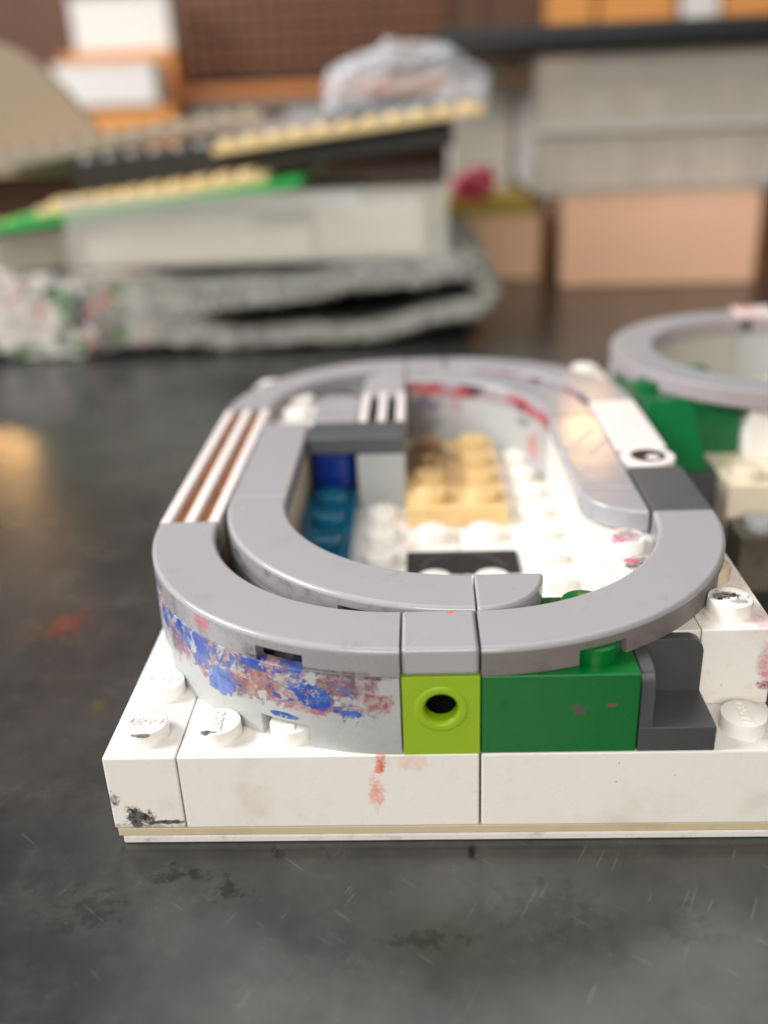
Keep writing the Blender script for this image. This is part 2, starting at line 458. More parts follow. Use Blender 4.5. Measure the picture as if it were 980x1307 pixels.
# ------------------------------------------------------------------ mesh helpers
class MB:
    """collects geometry in layout millimetres, links it as ONE mesh object"""

    def __init__(self):
        self.v, self.f, self.mi = [], [], []

    def face(self, idx, mi=0):
        self.f.append(tuple(idx))
        self.mi.append(mi)

    def box(self, x0, x1, y0, y1, z0, z1, mi=0):
        b = len(self.v)
        self.v += [(x0, y0, z0), (x1, y0, z0), (x1, y1, z0), (x0, y1, z0), (x0, y0, z1), (x1, y0, z1), (x1, y1, z1), (x0, y1, z1)]
        for q in ((0, 3, 2, 1), (4, 5, 6, 7), (0, 1, 5, 4), (1, 2, 6, 5), (2, 3, 7, 6), (3, 0, 4, 7)):
            self.face([b + i for i in q], mi)
        return self

    def prism(self, poly, z0, z1, mi=0, side=None):
        b, n = len(self.v), len(poly)
        self.v += [(x, y, z0) for x, y in poly] + [(x, y, z1) for x, y in poly]
        self.face([b + n - 1 - i for i in range(n)], mi)
        self.face([b + n + i for i in range(n)], mi)
        for i in range(n):
            j = (i + 1) % n
            self.face((b + i, b + j, b + n + j, b + n + i), mi if side is None else side)
        return self

    def prism_x(self, poly, x0, x1, mi=0):
        """poly of (y, z), swept along x"""
        b, n = len(self.v), len(poly)
        self.v += [(x0, y, z) for y, z in poly] + [(x1, y, z) for y, z in poly]
        self.face([b + n - 1 - i for i in range(n)], mi)
        self.face([b + n + i for i in range(n)], mi)
        for i in range(n):
            j = (i + 1) % n
            self.face((b + i, b + j, b + n + j, b + n + i), mi)
        return self

    def prism_y(self, poly, y0, y1, mi=0):
        """poly of (x, z), swept along y"""
        b, n = len(self.v), len(poly)
        self.v += [(x, y0, z) for x, z in poly] + [(x, y1, z) for x, z in poly]
        self.face([b + i for i in range(n)], mi)
        self.face([b + 2 * n - 1 - i for i in range(n)], mi)
        for i in range(n):
            j = (i + 1) % n
            self.face((b + j, b + i, b + n + i, b + n + j), mi)
        return self

    def cyl(self, cx, cy, z0, z1, r, n=32, mi=0):
        return self.prism([(cx + r * math.cos(2 * math.pi * i / n), cy + r * math.sin(2 * math.pi * i / n)) for i in range(n)], z0, z1, mi)

    def arc(self, cx, cy, r0, r1, a0, a1, z0, z1, n=40, notches=(), nh=0.0, mi=0, outer=None, inner=None):
        """quarter ring swept round (cx, cy); notches cut the underside open in places"""
        outer = mi if outer is None else outer
        inner = mi if inner is None else inner
        A = [a0 + (a1 - a0) * i / n for i in range(n + 1)]
        for c, h in notches:
            A += [c - h, c + h]
        A = sorted(set(round(a, 4) for a in A))
        zb = []
        for i in range(len(A) - 1):
            mid = (A[i] + A[i + 1]) / 2
            zb.append(z0 + nh if any(abs(mid - c) < h for c, h in notches) else z0)
        cols = {}

        def vert(i, r, z):
            k = (i, r, round(z, 4))
            if k not in cols:
                a = math.radians(A[i])
                cols[k] = len(self.v)
                self.v.append((cx + r * math.cos(a), cy + r * math.sin(a), z))
            return cols[k]
        for i in range(len(A) - 1):
            b = zb[i]
            levels = [b] if b > z0 else ([z0, z0 + nh] if nh else [z0])
            zs = levels + [z1]
            for k in range(len(zs) - 1):
                lo, hi = zs[k], zs[k + 1]
                self.face((vert(i, r1, lo), vert(i + 1, r1, lo), vert(i + 1, r1, hi), vert(i, r1, hi)), outer)
                self.face((vert(i + 1, r0, lo), vert(i, r0, lo), vert(i, r0, hi), vert(i + 1, r0, hi)), inner)
            self.face((vert(i, r0, z1), vert(i, r1, z1), vert(i + 1, r1, z1), vert(i + 1, r0, z1)), mi)
            self.face((vert(i, r1, b), vert(i, r0, b), vert(i + 1, r0, b), vert(i + 1, r1, b)), mi)
            if i + 1 < len(zb) and zb[i + 1] != b:
                lo, hi = min(b, zb[i + 1]), max(b, zb[i + 1])
                q = (vert(i + 1, r0, lo), vert(i + 1, r1, lo), vert(i + 1, r1, hi), vert(i + 1, r0, hi))
                self.face(q if b < zb[i + 1] else q[::-1], mi)
        e = len(A) - 1
        zs0 = [zb[0]] + ([z0 + nh] if nh and zb[0] == z0 else []) + [z1]
        for k in range(len(zs0) - 1):
            lo, hi = zs0[k], zs0[k + 1]
            self.face((vert(0, r0, lo), vert(0, r1, lo), vert(0, r1, hi), vert(0, r0, hi)), outer)
            self.face((vert(e, r1, lo), vert(e, r0, lo), vert(e, r0, hi), vert(e, r1, hi)), outer)
        return self

    def ring_tile(self, cx, cy, r0, r1, a0, a1, z0, z1, n, notches, nh, wall, mi, outer, inner):
        """quarter-ring tile, hollow below, its outer rim cut open at the notches"""
        A = [a0 + (a1 - a0) * i / n for i in range(n + 1)]
        for c, h in notches:
            A += [c - h, c + h]
        A = sorted(set(round(a, 4) for a in A))
        zt = z0 + nh + .15
        er = .55                                 # rounding of the upper edges
        sec = [(r1, z0, outer), (r1, z0 + nh, outer)]
        for k in range(5):
            a = math.radians(22.5 * k)
            sec.append((r1 - er + er * math.cos(a), z1 - er + er * math.sin(a), mi))
        for k in range(5):
            a = math.radians(90 + 22.5 * k)
            sec.append((r0 + er + er * math.cos(a), z1 - er + er * math.sin(a), mi if k < 4 else inner))
        sec += [(r0, z0, mi), (r0 + wall, z0, mi), (r0 + wall, zt, mi), (r1 - wall, zt, mi), (r1 - wall, z0 + nh, mi), (r1 - wall, z0, mi)]
        N = len(sec)
        cols = {}

        def vert(i, k):
            if (i, k) not in cols:
                a = math.radians(A[i])
                cols[(i, k)] = len(self.v)
                self.v.append((cx + sec[k][0] * math.cos(a), cy + sec[k][0] * math.sin(a), sec[k][1]))
            return cols[(i, k)]
        cut = [any(abs((A[i] + A[i + 1]) / 2 - c) < h for c, h in notches) for i in range(len(A) - 1)]
        for i, ct in enumerate(cut):
            ks = list(range(1, N - 1)) if ct else list(range(N))
            for k, k2 in zip(ks, ks[1:] + ks[:1]):
                self.face((vert(i, k), vert(i + 1, k), vert(i + 1, k2), vert(i, k2)), mi if (ct and k == N - 2) else sec[k][2])
            if i + 1 < len(cut) and cut[i + 1] != ct:
                self.face((vert(i + 1, 0), vert(i + 1, 1), vert(i + 1, N - 2), vert(i + 1, N - 1)), outer)
        for e in (0, len(A) - 1):
            self.face([vert(e, k) for k in range(N)], outer)
        return self

    def mesh(self, name, mats, org):
        me = bpy.data.meshes.new(name)
        me.from_pydata([((x - org[0]) * MM, (y - org[1]) * MM, (z - org[2]) * MM) for x, y, z in self.v], [], self.f)
        for mt in (mats if isinstance(mats, (list, tuple)) else [mats]):
            me.materials.append(mt)
        for p, i in zip(me.polygons, self.mi):
            p.material_index = i
        bm = bmesh.new()
        bm.from_mesh(me)
        bmesh.ops.recalc_face_normals(bm, faces=bm.faces)
        bm.to_mesh(me)
        bm.free()
        return me

    def build(self, name, mats, parent=None, bevel=0.2, seg=2, org=None, smooth=True):
        o3 = ORIGIN.get(parent.name, (0, 0, TZ)) if parent is not None else (org or (0, 0, TZ))
        ob = link(name, self.mesh(name, mats, o3), parent)
        if parent is None:
            ob.location = W(*o3)
        ORIGIN[ob.name] = o3
        finish(ob, bevel, seg, smooth)
        return ob


ORIGIN = {}


def link(name, me, parent=None):
    ob = bpy.data.objects.new(name, me)
    COL.objects.link(ob)
    if parent is not None:
        ob.parent = parent
    return ob


def finish(ob, bevel=0.2, seg=2, smooth=True, ang=32):
    me = ob.data
    if smooth:
        for p in me.polygons:
            p.use_smooth = True
        me.set_sharp_from_angle(angle=math.radians(ang))
    if not bevel and smooth:
        wn = ob.modifiers.new('shade', 'WEIGHTED_NORMAL')
        wn.keep_sharp = True
        wn.weight = 100
    if bevel:
        md = ob.modifiers.new('edge', 'BEVEL')
        md.width = bevel * MM
        md.segments = seg
        md.limit_method = 'ANGLE'
        md.angle_limit = math.radians(ang)
        md.harden_normals = True


def tag(o, label=None, cat=None, group=None, kind=None):
    for k, v in (('label', label), ('category', cat), ('group', group), ('kind', kind)):
        if v:
            o[k] = v
    return o


def empty(name, org):
    o = bpy.data.objects.new(name, None)
    o.empty_display_size = 0.01
    COL.objects.link(o)
    o.location = W(*org)
    ORIGIN[o.name] = org
    return o


# ---- the stud, with its raised lettering
def stud_mesh(name, rot, mat, letters=True):
    mb = MB()
    r, h = 2.42, 1.75
    n = 32
    prof = [(r, -0.05), (r, h - 0.2), (r - 0.06, h - 0.06), (r - 0.2, h)]
    for rr, z in prof:
        for i in range(n):
            a = 2 * math.pi * i / n
            mb.v.append((rr * math.cos(a), rr * math.sin(a), z))
    for k in range(len(prof) - 1):
        for i in range(n):
            j = (i + 1) % n
            mb.face((k * n + i, k * n + j, (k + 1) * n + j, (k + 1) * n + i))
    mb.face([3 * n + i for i in range(n)])
    me = mb.mesh(name, mat, (0, 0, 0))
    if letters:
        cu = bpy.data.curves.new('lettering', 'FONT')
        cu.body = 'LEGO'
        cu.size = 1.45 * MM
        cu.extrude = 0.14 * MM
        cu.offset = 0.035 * MM
        cu.shear = 0.15
        cu.resolution_u = 2
        cu.align_x = 'CENTER'
        cu.align_y = 'CENTER'
        to = bpy.data.objects.new('lettering', cu)
        COL.objects.link(to)
        bpy.context.view_layer.update()
        tm = bpy.data.meshes.new_from_object(to.evaluated_get(bpy.context.evaluated_depsgraph_get()))
        tm.transform(Matrix.Translation((0, 0, h * MM)) @ Matrix.Rotation(rot, 4, 'Z'))
        bm = bmesh.new()
        bm.from_mesh(me)
        bm.from_mesh(tm)
        for f in bm.faces:
            f.material_index = 0
        bm.to_mesh(me)
        bm.free()
        bpy.data.objects.remove(to)
        bpy.data.curves.remove(cu)
        bpy.data.meshes.remove(tm)
    for p in me.polygons:
        p.use_smooth = True
    me.set_sharp_from_angle(angle=math.radians(35))
    return me


SM = {}


def stud(parent, x, y, z, mat='white', rot=0, letters=True):
    k = (mat, rot, letters)
    if k not in SM:
        SM[k] = stud_mesh('stud', math.radians(rot), M[mat], letters)
    o = link('stud', SM[k], parent)
    g = ORIGIN[parent.name]
    o.location = ((x - g[0]) * MM, (y - g[1]) * MM, (z - g[2]) * MM)
    return o


G = 0.05   # half the hairline gap between neighbouring pieces


def brick(parent, x0, x1, y0, y1, z0, z1, mat, name='brick', bevel=0.18):
    return MB().box(x0 + G, x1 - G, y0 + G, y1 - G, z0 + 0.02, z1, 0).build(name, M[mat], parent, bevel)


# ------------------------------------------------------------------ the setting
tb = MB().box(-700, 700, -420, 640, TZ - 25, TZ).build('table_top', M['table'], None, 1.5)
tag(tb, kind='structure')

M['wall'] = flat('brown_room_wall', (104, 74, 50), .8, .5, 6)
wl = MB().box(-1500, 1500, 1000, 1030, -700, 900).build('wall', M['wall'], None, 0)
tag(wl, kind='structure')

# ------------------------------------------------------------------ the brick block in front
BO = (-4, 56, TZ)
block = empty('toy_brick_block', BO)
tag(block, 'paint-stained toy brick block with grey oval tile track and lime brick in front', 'toy bricks')

# base: card and tan sheet under the white course
MB().box(-39.3, 32.5, 0.15, 112, TZ + 0.02, -10.75).build('base_board', M['board'], block, 0.25)
MB().box(-39.7, 32, 0.12, 112, -10.7, -9.62).build('base_sheet', M['tan_base'], block, 0.15)

base_bricks = [(-40, -32, 0, 48, 'white_corner', 0), (-40, -32, 48, 112, 'white', 0),
               (-32, 0, 0, 16, 'white_splash', 90), (0, 32, 0, 16, 'white', 90),
               (-32, 0, 16, 48, 'white_floor', 90), (0, 32, 16, 48, 'white_floor', 90),
               (-32, 0, 48, 80, 'white_floor', 90), (0, 32, 48, 80, 'white_floor', 90),
               (-32, 0, 80, 112, 'white_floor', 90), (0, 32, 80, 112, 'white_floor', 90)]
floor_special = {(-36, 4): ('stud_rosy', 0), (-28, 4): ('stud_crescent', 90)}


def covered(x, y):
    """True where an upper-level brick stands on the white course"""
    if -24 < x < 16 and 32 < y < 40:
        return math.hypot(x - 0, y - 40) > 25
    if -24 < x < 16 and 40 < y < 96:
        if -24 < x < -16 and y < 64:
            return True                      # teal plate
        if -24 < x < -8 and y > 64:
            return True
        if -8 < x < 8 and 40 < y < 48:
            return True                      # black tile
        if -8 < x < 8 and 56 < y < 88:
            return True                      # tan plate
        return y > 72 and x > -8 and math.hypot(x + 8, y - 72) > 23.5
    if y < 40 and y > 16 and -20 < x < 16:
        return math.hypot(x, y - 40) > 25 if x < 0 else y < 30
    return True


outside = {(-36, 4), (-28, 4), (-20, 4), (-36, 12), (28, 4), (-36, 20), (-28, 12)}
random.seed(11)
for x0, x1, y0, y1, mt, rt in base_bricks:
    jx, jy = random.uniform(-.04, .04), random.uniform(-.05, .05)
    b = brick(block, x0 + jx, x1 + jx - random.uniform(0, .05), y0 + jy, y1 + jy, -9.6, 0, mt, bevel=0.24)
    for i in range(int((x1 - x0) / 8)):
        for j in range(int((y1 - y0) / 8)):
            x, y = x0 + 4 + 8 * i, y0 + 4 + 8 * j
            if (x, y) in outside or not covered(x, y):
                sm, sr = floor_special.get((x, y), ('white', rt))
                stud(b, x, y, 0, sm, sr)

# -- second course -------------------------------------------------
NQ = [(180 + 23.2, 5.3), (270 - 23.2, 5.3)]
MB().arc(-8, 32, 30.4, 31.95, 180, 269.8, 0.02, 9.5, 48, NQ, 2.6).arc(-8, 32, 24, 25.5, 180, 269.8, 0.02, 9.5, 48).build('curved_brick', M['paint'], block, 0.15)
MB().arc(0, 40, 24, 31.9, 180, 269.8, 0.02, 9.5, 40).build('curved_brick', M['light_grey'], block, 0.1)
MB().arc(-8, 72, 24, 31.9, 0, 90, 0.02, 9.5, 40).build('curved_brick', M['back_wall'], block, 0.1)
MB().arc(0, 80, 24, 31.9, 0, 90, 0.02, 9.5, 40).build('curved_brick', M['light_grey'], block, 0.1)
MB().arc(-8, 80, 24, 31.9, 90, 180, 0.02, 9.5, 40).build('curved_brick', M['light_grey'], block, 0.1)


def holed_brick():
    """1 x 1 brick with a round pin hole and a lip in its front"""
    mb = MB()
    x0, x1, y0, y1, z0, z1 = -8 + G, -G, G, 8 - G, 0.02, 9.55
    cx, cz = -4, 5.65
    n = 40

    def sq(a):
        c, s = math.cos(a), math.sin(a)
        k = min(abs((x1 - cx) / c) if abs(c) > 1e-6 else 1e9,
                ((z1 - cz) / s) if s > 1e-6 else ((z0 - cz) / s) if s < -1e-6 else 1e9)
        return (cx + c * k, cz + s * k)
    angs = sorted([2 * math.pi * i / n for i in range(n)] + [math.atan2(z - cz, x - cx) % (2 * math.pi) for x in (x0, x1) for z in (z0, z1)])
    n = len(angs)
    rings = []
    for prof in (None, (2.7, 0), (2.62, -.10), (2.3, -.13), (1.95, -.10), (1.75, .1), (1.62, .4), (1.62, 1.5), (3.0, 1.55), (3.0, 7.2)):
        ring = []
        for a in angs:
            if prof is None:
                px, pz = sq(a)
                py = y0
            else:
                px, pz, py = cx + prof[0] * math.cos(a), cz + prof[0] * math.sin(a), y0 + prof[1]
            ring.append(len(mb.v))
            mb.v.append((px, py, pz))
        rings.append(ring)
    for k, (A, B) in enumerate(zip(rings, rings[1:])):
        for i in range(n):
            j = (i + 1) % n
            mb.face((A[i], A[j], B[j], B[i]), 1 if k >= 7 else 0)  # cavity behind the short tube coloured black in place of its shade
    mb.face(rings[-1], 1)
    back = []
    for a in angs:
        px, pz = sq(a)
        back.append(len(mb.v))
        mb.v.append((px, y1, pz))
    for i in range(n):
        j = (i + 1) % n
        mb.face((rings[0][j], rings[0][i], back[i], back[j]))
    mb.face(back)
    return mb


holed_brick().build('pin_hole_brick', [M['lime'], M['black']], block, 0.12)
gb = brick(block, 0, 16, 0, 16, 0, 9.55, 'green')
for x, y in ((12, 4), (12, 12)):
    stud(gb, x, y, 9.55, 'green', 0)

# dark grey corner panel: floor, left wall, back wall with a rounded corner
mb = MB()
mb.box(16 + G, 24 - G, G, 8 - G, 0.02, 3.0)
mb.prism_x([(G + .02, 2.95), (7.95, 2.95), (7.95, 9.5), (2.2, 9.5), (.9, 9.1), (.25, 8.1)], 16.05, 17.5)
bp = [(17.4, 2.9), (23.93, 2.9), (23.93, 7.9), (23.75, 8.6), (23.3, 9.15), (22.6, 9.45), (17.4, 9.48)]
mb.prism_y(bp, 6.5, 7.93)
mb.build('corner_panel', M['dark_panel'], block, 0.12)

b = brick(block, 24, 32, 8, 32, 0, 9.55, 'white_pink')
stud(b, 28, 12, 9.55, 'stud_black', 0)
stud(b, 28, 20, 9.55, 'beige_dirty', 0)
b = brick(block, 16, 24, 8, 40, 0, 9.55, 'white_clean')
stud(b, 20, 28, 9.55, 'stud_pink', 0)
stud(b, 20, 20, 9.55, 'stud_dusty', 0)
brick(block, 16, 24, 40, 72, 0, 9.5, 'white_clean')
brick(block, 24, 32, 32, 80, 0, 9.5, 'white')
b = brick(block, 24, 32, 104, 112, 0, 9.55, 'white')
stud(b, 28, 108, 9.55, 'white', 0)
b = brick(block, -40, -32, 104, 112, 0, 8.0, 'white')
stud(b, -36, 108, 8.0, 'white', 0)
brick(block, -40, -32, 32, 80, 0, 9.4, 'beige_dirty')
brick(block, -32, -24, 40, 72, 0, 9.5, 'beige_dirty')
b = brick(block, -32, -24, 72, 96, 0, 9.5, 'white')
for y in (76, 84, 92):
    stud(b, -28, y, 9.5, 'white', 0)
b = brick(block, -24, -16, 88, 96, 0, 9.5, 'black')
stud(b, -20, 92, 9.5, 'black', 0)
brick(block, -24, -16, 72, 88, 0, 9.5, 'light_grey')
brick(block, -16, -8, 64, 104, 0, 9.5, 'light_grey')
MB().arc(-20, 68, 0.8, 3.9, 0, 360, 3.4, 9.5, 40).build('round_brick', M['blue'], block, 0.1)
pl = brick(block, -24, -16, 40, 64, 0, 3.2, 'teal', 'plate')
for y in (44, 52, 60):
    stud(pl, -20, y, 3.2, 'teal', 0)
brick(block, -24, -16, 64.1, 72, 0, 3.3, 'black', 'plate')
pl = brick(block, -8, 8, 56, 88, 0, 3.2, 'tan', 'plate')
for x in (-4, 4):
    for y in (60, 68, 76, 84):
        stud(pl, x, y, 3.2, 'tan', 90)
bt = brick(block, -8, 8.4, 39.6, 46.6, 0, 0.5, 'black', 'tile')
mb = MB().arc(0.2, 38.8, 6.2, 6.6, 20, 160, 0.45, 0.62, 30)
mb.build('rib', M['dark_panel'], bt, 0)

# -- track of tiles on top ----------------------------------------
T0, T1 = 9.62, 12.8
GREYS = [M['grey'], M['grey_side'], M['grey_dull']]
REDS = [M['grey'], M['grey_side'], M['grey_red']]


def curved_tile(cx, cy, a0, mats, outer, inner):
    nq = [(a0 + 23.2, 5.0), (a0 + 66.8, 5.0)]
    MB().ring_tile(cx, cy, 24.08, 31.95, a0 + .12, a0 + 89.88, T0, T1, 56, nq, 1.75, 1.3, 0, outer, inner).build('curved_tile', mats, block, 0, 4)


curved_tile(-8, 32, 180, GREYS, 1, 1)
curved_tile(0, 40, 180, GREYS, 1, 1)
curved_tile(0, 32, 270, GREYS, 2, 1)
curved_tile(-8, 72, 0, REDS, 2, 2)
curved_tile(0, 80, 0, REDS, 1, 2)
curved_tile(-8, 80, 90, GREYS, 1, 1)


def tile(x0, x1, y0, y1, mat='grey', name='tile', b=0.5):
    return MB().box(x0 + G + .06, x1 - G - .06, y0 + G + .06, y1 - G - .06, T0, T1).build(name, M[mat], block, b, 3)


def quarter(cx, cy, a0, mat='grey'):
    """quarter-round 1 x 1 tile: square corner at (cx, cy)"""
    pts = [(cx, cy)] + [(cx + 7.95 * math.cos(math.radians(a0 + 90 * i / 24)), cy + 7.95 * math.sin(math.radians(a0 + 90 * i / 24))) for i in range(25)]
    MB().prism(pts, T0, T1).build('quarter_round_tile', M[mat], block, 0.5, 4)


tile(-8, 0, 0, 8, 'grey_orange_dot')
quarter(0.1, 15.95, 270)
tile(-32, -24, 40, 72)
tile(-24, -8, 64, 72, 'dark_grey')
tile(-24, -16, 72, 80)
MB().prism([(-23.9, 80.05), (-16.1, 80.05)] + [(-20 + 3.9 * math.cos(math.radians(a)), 83.6 + 3.9 * math.sin(math.radians(a))) for a in range(0, 181, 9)], T0, T1).build('round_end_tile', M['grey'], block, 0.26, 3)
tile(-16, -8, 88, 96)
quarter(-8.07, 96.05, 90)
tile(-8, 0, 104, 112)
tile(16, 24, 40, 72)
quarter(23.93, 39.95, 180)
tile(24, 32, 56, 80, 'pinkish')
tile(24, 32, 32, 48, 'dark_grey')
eb = MB().cyl(0, 0, 0, 3.2, 3.95, 48)
eo = eb.mesh('eye_tile', M['eye'], (0, 0, 0))
eo = link('eye_tile', eo, block)
eo.location = ((28 - BO[0]) * MM, (52 - BO[1]) * MM, (T0 - BO[2]) * MM)
finish(eo, 0.22, 3)
tag(eo, 'round white tile printed with a black eye and white highlight')


def grille(x0, y0, mat='pinkish'):
    g = MB().box(x0 + .15, x0 + 7.85, y0 + .7, y0 + 15.3, T0, T0 + 2.3).build('grille_tile', M['brown_slot'] if mat == 'pinkish' else M['black'], block, 0.1)
    for k in range(3):
        a = x0 + .1 + k * 3.17
        MB().box(a, a + 1.45, y0 + .04, y0 + 15.96, T0, T1).build('bar', M['pinkish'], g, 0.22, 2)
    return g


for y in (32, 48, 64):
    grille(-40, y)
grille(-16, 72, 'dark')

# ------------------------------------------------------------------ the block behind on the right
CO = (64.1, 100.4)
block2 = empty('toy_brick_block', (72, 100, TZ))
tag(block2, 'toy brick block with grey ring on green bricks, cut by the right frame edge', 'toy bricks')
M['murky'] = plastic('murky_brown_plastic', (104, 96, 84), 0.4, 0.7, (56, 48, 42), 90)
M['cream'] = plastic('cream_plastic', (232, 220, 196), 0.35, 0.35, (180, 150, 110), 100)
M['mid_green'] = plastic('deep_green_plastic', (0, 96, 46), 0.25, 0.2, (0, 84, 44), 60)
b = brick(block2, 44, 52, 54, 62, TZ, -2.2, 'murky')
stud(b, 48, 58, -2.2, 'light_grey', 0)
b = brick(block2, 52, 96, 54, 62, TZ, -2.2, 'murky')
for x in (56, 64, 72):
    stud(b, x, 58, -2.2, 'light_grey', 0)
b = brick(block2, 44, 100, 62, 140, TZ, 3.2, 'cream')
for x in (48, 56, 64, 72, 80, 88):
    for y in (66, 74, 82, 90, 98, 106):
        if math.hypot(x - CO[0], y - CO[1]) < 21 or y < 70:
            stud(b, x, y, 3.2, 'cream', 0)
brick(block2, 34, 44, 68, 132, TZ, 3.2, 'dark_panel')
# sloped green brick, its ramp to the front
mb = MB().prism_x([(68, 3.2), (100, 3.2), (100, 12.7), (79, 12.7), (68, 4.4)], 33.6, 42)
sl = mb.build('slope_brick', M['mid_green'], block2, 0.2)
stud(sl, 36, 86, 12.7, 'mid_green', 0)
brick(block2, 42, 50, 77, 101, 3.2, 12.7, 'mid_green')
brick(block2, 50, 60, 73.5, 82, 3.2, 12.7, 'white')
brick(block2, 60, 84, 70, 78, 3.2, 12.7, 'white')
brick(block2, 62, 70, 84, 92, 3.2, 12.6, 'white')
mb = MB().arc(CO[0], CO[1], 24, 31.9, 90, 180, 3.2, 12.7, 40)
M['olive'] = plastic('olive_grey_plastic', (172, 171, 162), 0.4, 0.35, (110, 106, 92), 70)
mb.build('curved_brick', M['olive'], block2, 0.1)
MB().arc(CO[0], CO[1], 24, 31.9, 0, 90, 3.2, 12.7, 40).build('curved_brick', M['light_grey'], block2, 0.1)
M['rosy_side'] = plastic('rosy_grey_side', (158, 149, 151), 0.4, 0.7, (140, 120, 124), 160)
for a0 in (0, 90, 180, 270):
    if a0 == 0:
        mb = MB().arc(CO[0], CO[1], 24, 31.9, 0, 84, 12.8, 16, 40, (), 0, 0, 1, 1)
        mb.build('curved_tile', [M['grey'], M['rosy_side']], block2, 0.28, 2)
    else:
        MB().arc(CO[0], CO[1], 24, 31.9, a0, a0 + 89.8, 12.8, 16, 40, (), 0, 0, 1, 1).build('curved_tile', [M['grey'], M['rosy_side']], block2, 0.28, 2)
M['rosy_red'] = plastic('white_tile_red_blot', (238, 222, 220), 0.3, 0.2, (220, 180, 176), 100, stains=[
    ((66.5, 130, 16.8), (2.6, 2.4, 2), (236, 110, 104), 200, .4, .9)])
MB().box(CO[0] + .1, CO[0] + 8, CO[1] + 24, CO[1] + 31.9, 16.02, 17.0).build('tile', M['rosy_red'], block2, 0.2)

# ------------------------------------------------------------------ folded cloth
def cloth():
    random.seed(4)
    pts = []                                 # (x, z) along the fold, outside of the loop
    for i in range(60):
        x = -235 + i * 4.1
        pts.append((x, -9.6 + 1.6 * math.sin(x * .055) + .9 * math.sin(x * .13 + 1) + max(0, (x + 60) * .09)))
    cx, cz, rx, rz = 8.5, 6.6, 10.5, 9.0
    for a in range(-70, 96, 9):
        pts.append((cx + rx * math.cos(math.radians(a)), cz + rz * math.sin(math.radians(a))))
    for i in range(58):
        x = 2 - i * 4.1
        pts.append((x, 13.2 - max(0, min(1, (2 - x) / 40)) * 2.4 + 1.2 * math.sin(x * .06 + 2) + .6 * math.sin(x * .17)))
    ny = 44
    th = 5.2
    V, F, FM = [], [], []
    n = len(pts)
    nor = []
    for i in range(n):
        a, b2 = pts[max(0, i - 1)], pts[min(n - 1, i + 1)]
        d = Vector((b2[0] - a[0], b2[1] - a[1])).normalized()
        nor.append((d.y, -d.x))
    for side in (0, 1):
        for i in range(n):
            for j in range(ny):
                y = 219 + (j ** 1.25) * 1.0
                x, z = pts[i]
                tk = th + 6.5 * min(1, max(0, (-58 - x) / 45))
                o = 0 if side else -tk
                w = noise.noise(Vector((x * .02, y * .02, 1.7))) * 2.0
                f = noise.noise(Vector((x * .55, y * .5, side * 9))) * .75 + noise.noise(Vector((x * 1.3, y * 1.2, side * 5))) * .45
                V.append((x + nor[i][0] * (o + f * (1 if side else -1)) + (noise.noise(Vector((y * .03, 2, 8))) * 3 if j else 0),
                          y + (noise.noise(Vector((x * .5, z * .4, 3))) * 1.6 if j == 0 else 0),
                          max(TZ + .25 + (0.6 if side == 0 else 0), z + w * min(1, max(0, (z + 9) / 8)) + nor[i][1] * (o + f * (1 if side else -1)))))
    for side in (0, 1):
        for i in range(n - 1):
            for j in range(ny - 1):
                a = side * n * ny + i * ny + j
                q = (a, a + ny, a + ny + 1, a + 1)
                F.append(q if side else q[::-1])
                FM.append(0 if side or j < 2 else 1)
    for i in range(n - 1):
        a, b2 = i * ny, n * ny + i * ny
        F.append((a, a + ny, b2 + ny, b2))
        a, b2 = i * ny + ny - 1, n * ny + i * ny + ny - 1
        F.append((a + ny, a, b2, b2 + ny))
    FM += [0] * (len(F) - len(FM))
    # loose terry loops standing off the surface, thickest near the front edge
    for _ in range(26000):
        side = random.random() < .5
        i = random.randrange(1, n - 1)
        j = min(ny - 2, int(abs(random.gauss(0, 9))))
        a = (1 if side else 0) * n * ny + i * ny + j
        p = Vector(V[a]) + (Vector(V[a + ny]) - Vector(V[a])) * random.random() + (Vector(V[a + 1]) - Vector(V[a])) * random.random()
        sg = 1 if side else -1
        d = Vector((nor[i][0] * sg + random.gauss(0, .5), -.35 + random.gauss(0, .5), nor[i][1] * sg + random.gauss(0, .5))).normalized()
        w = Vector((random.gauss(0, 1), random.gauss(0, 1), random.gauss(0, 1))).normalized() * .32
        L = random.uniform(.8, 2.3)
        k = len(V)
        tip = p + d * L
        if tip.z < TZ + .2:
            continue
        V += [tuple(p - w), tuple(p + w), tuple(tip)]
        F.append((k, k + 1, k + 2))
        FM.append(0 if side or j < 2 else 1)
    mb = MB()
    mb.v, mb.f, mb.mi = V, F, FM
    t = NT('grey_terry_cloth')
    c = t.mix(t.ramp(t.noise(380, 4, .7), .35, .7), lin(188, 188, 178), lin(112, 113, 106))
    c = t.mix(t.math('MULTIPLY', t.ramp(t.noise(60, 4, .6, off=(2, 2, 2)), .52, .68), .55), c, lin(92, 91, 86))
    sep = t.n('ShaderNodeSeparateXYZ')
    t.t.links.new(t.pos, sep.inputs[0])
    lf = t.math('SUBTRACT', 1.0, t.ramp(sep.outputs['X'], -.120, -.080))
    for off, sc, th2 in [((1, 1, 1), (226, 222, 216), .44), ((4, 2, 8), (34, 34, 34), .53), ((7, 5, 3), (212, 150, 144), .55), ((3, 9, 5), (70, 128, 66), .60)]:
        mk = t.ramp(t.noise(85, 4, .65, off=off), th2, th2 + .04)
        c = t.mix(t.math('MULTIPLY', mk, lf), c, lin(*sc))
    for cc in ((-101, 222, 9), (-101, 221, -5)):
        c = t.mix(t.math('MULTIPLY', t.spot(cc, (4, 9, 4), 120, 1.2, soft=.8), .8), c, lin(92, 136, 78))
    t.bump(t.noise(700, 4, .7), .8, 1.2)
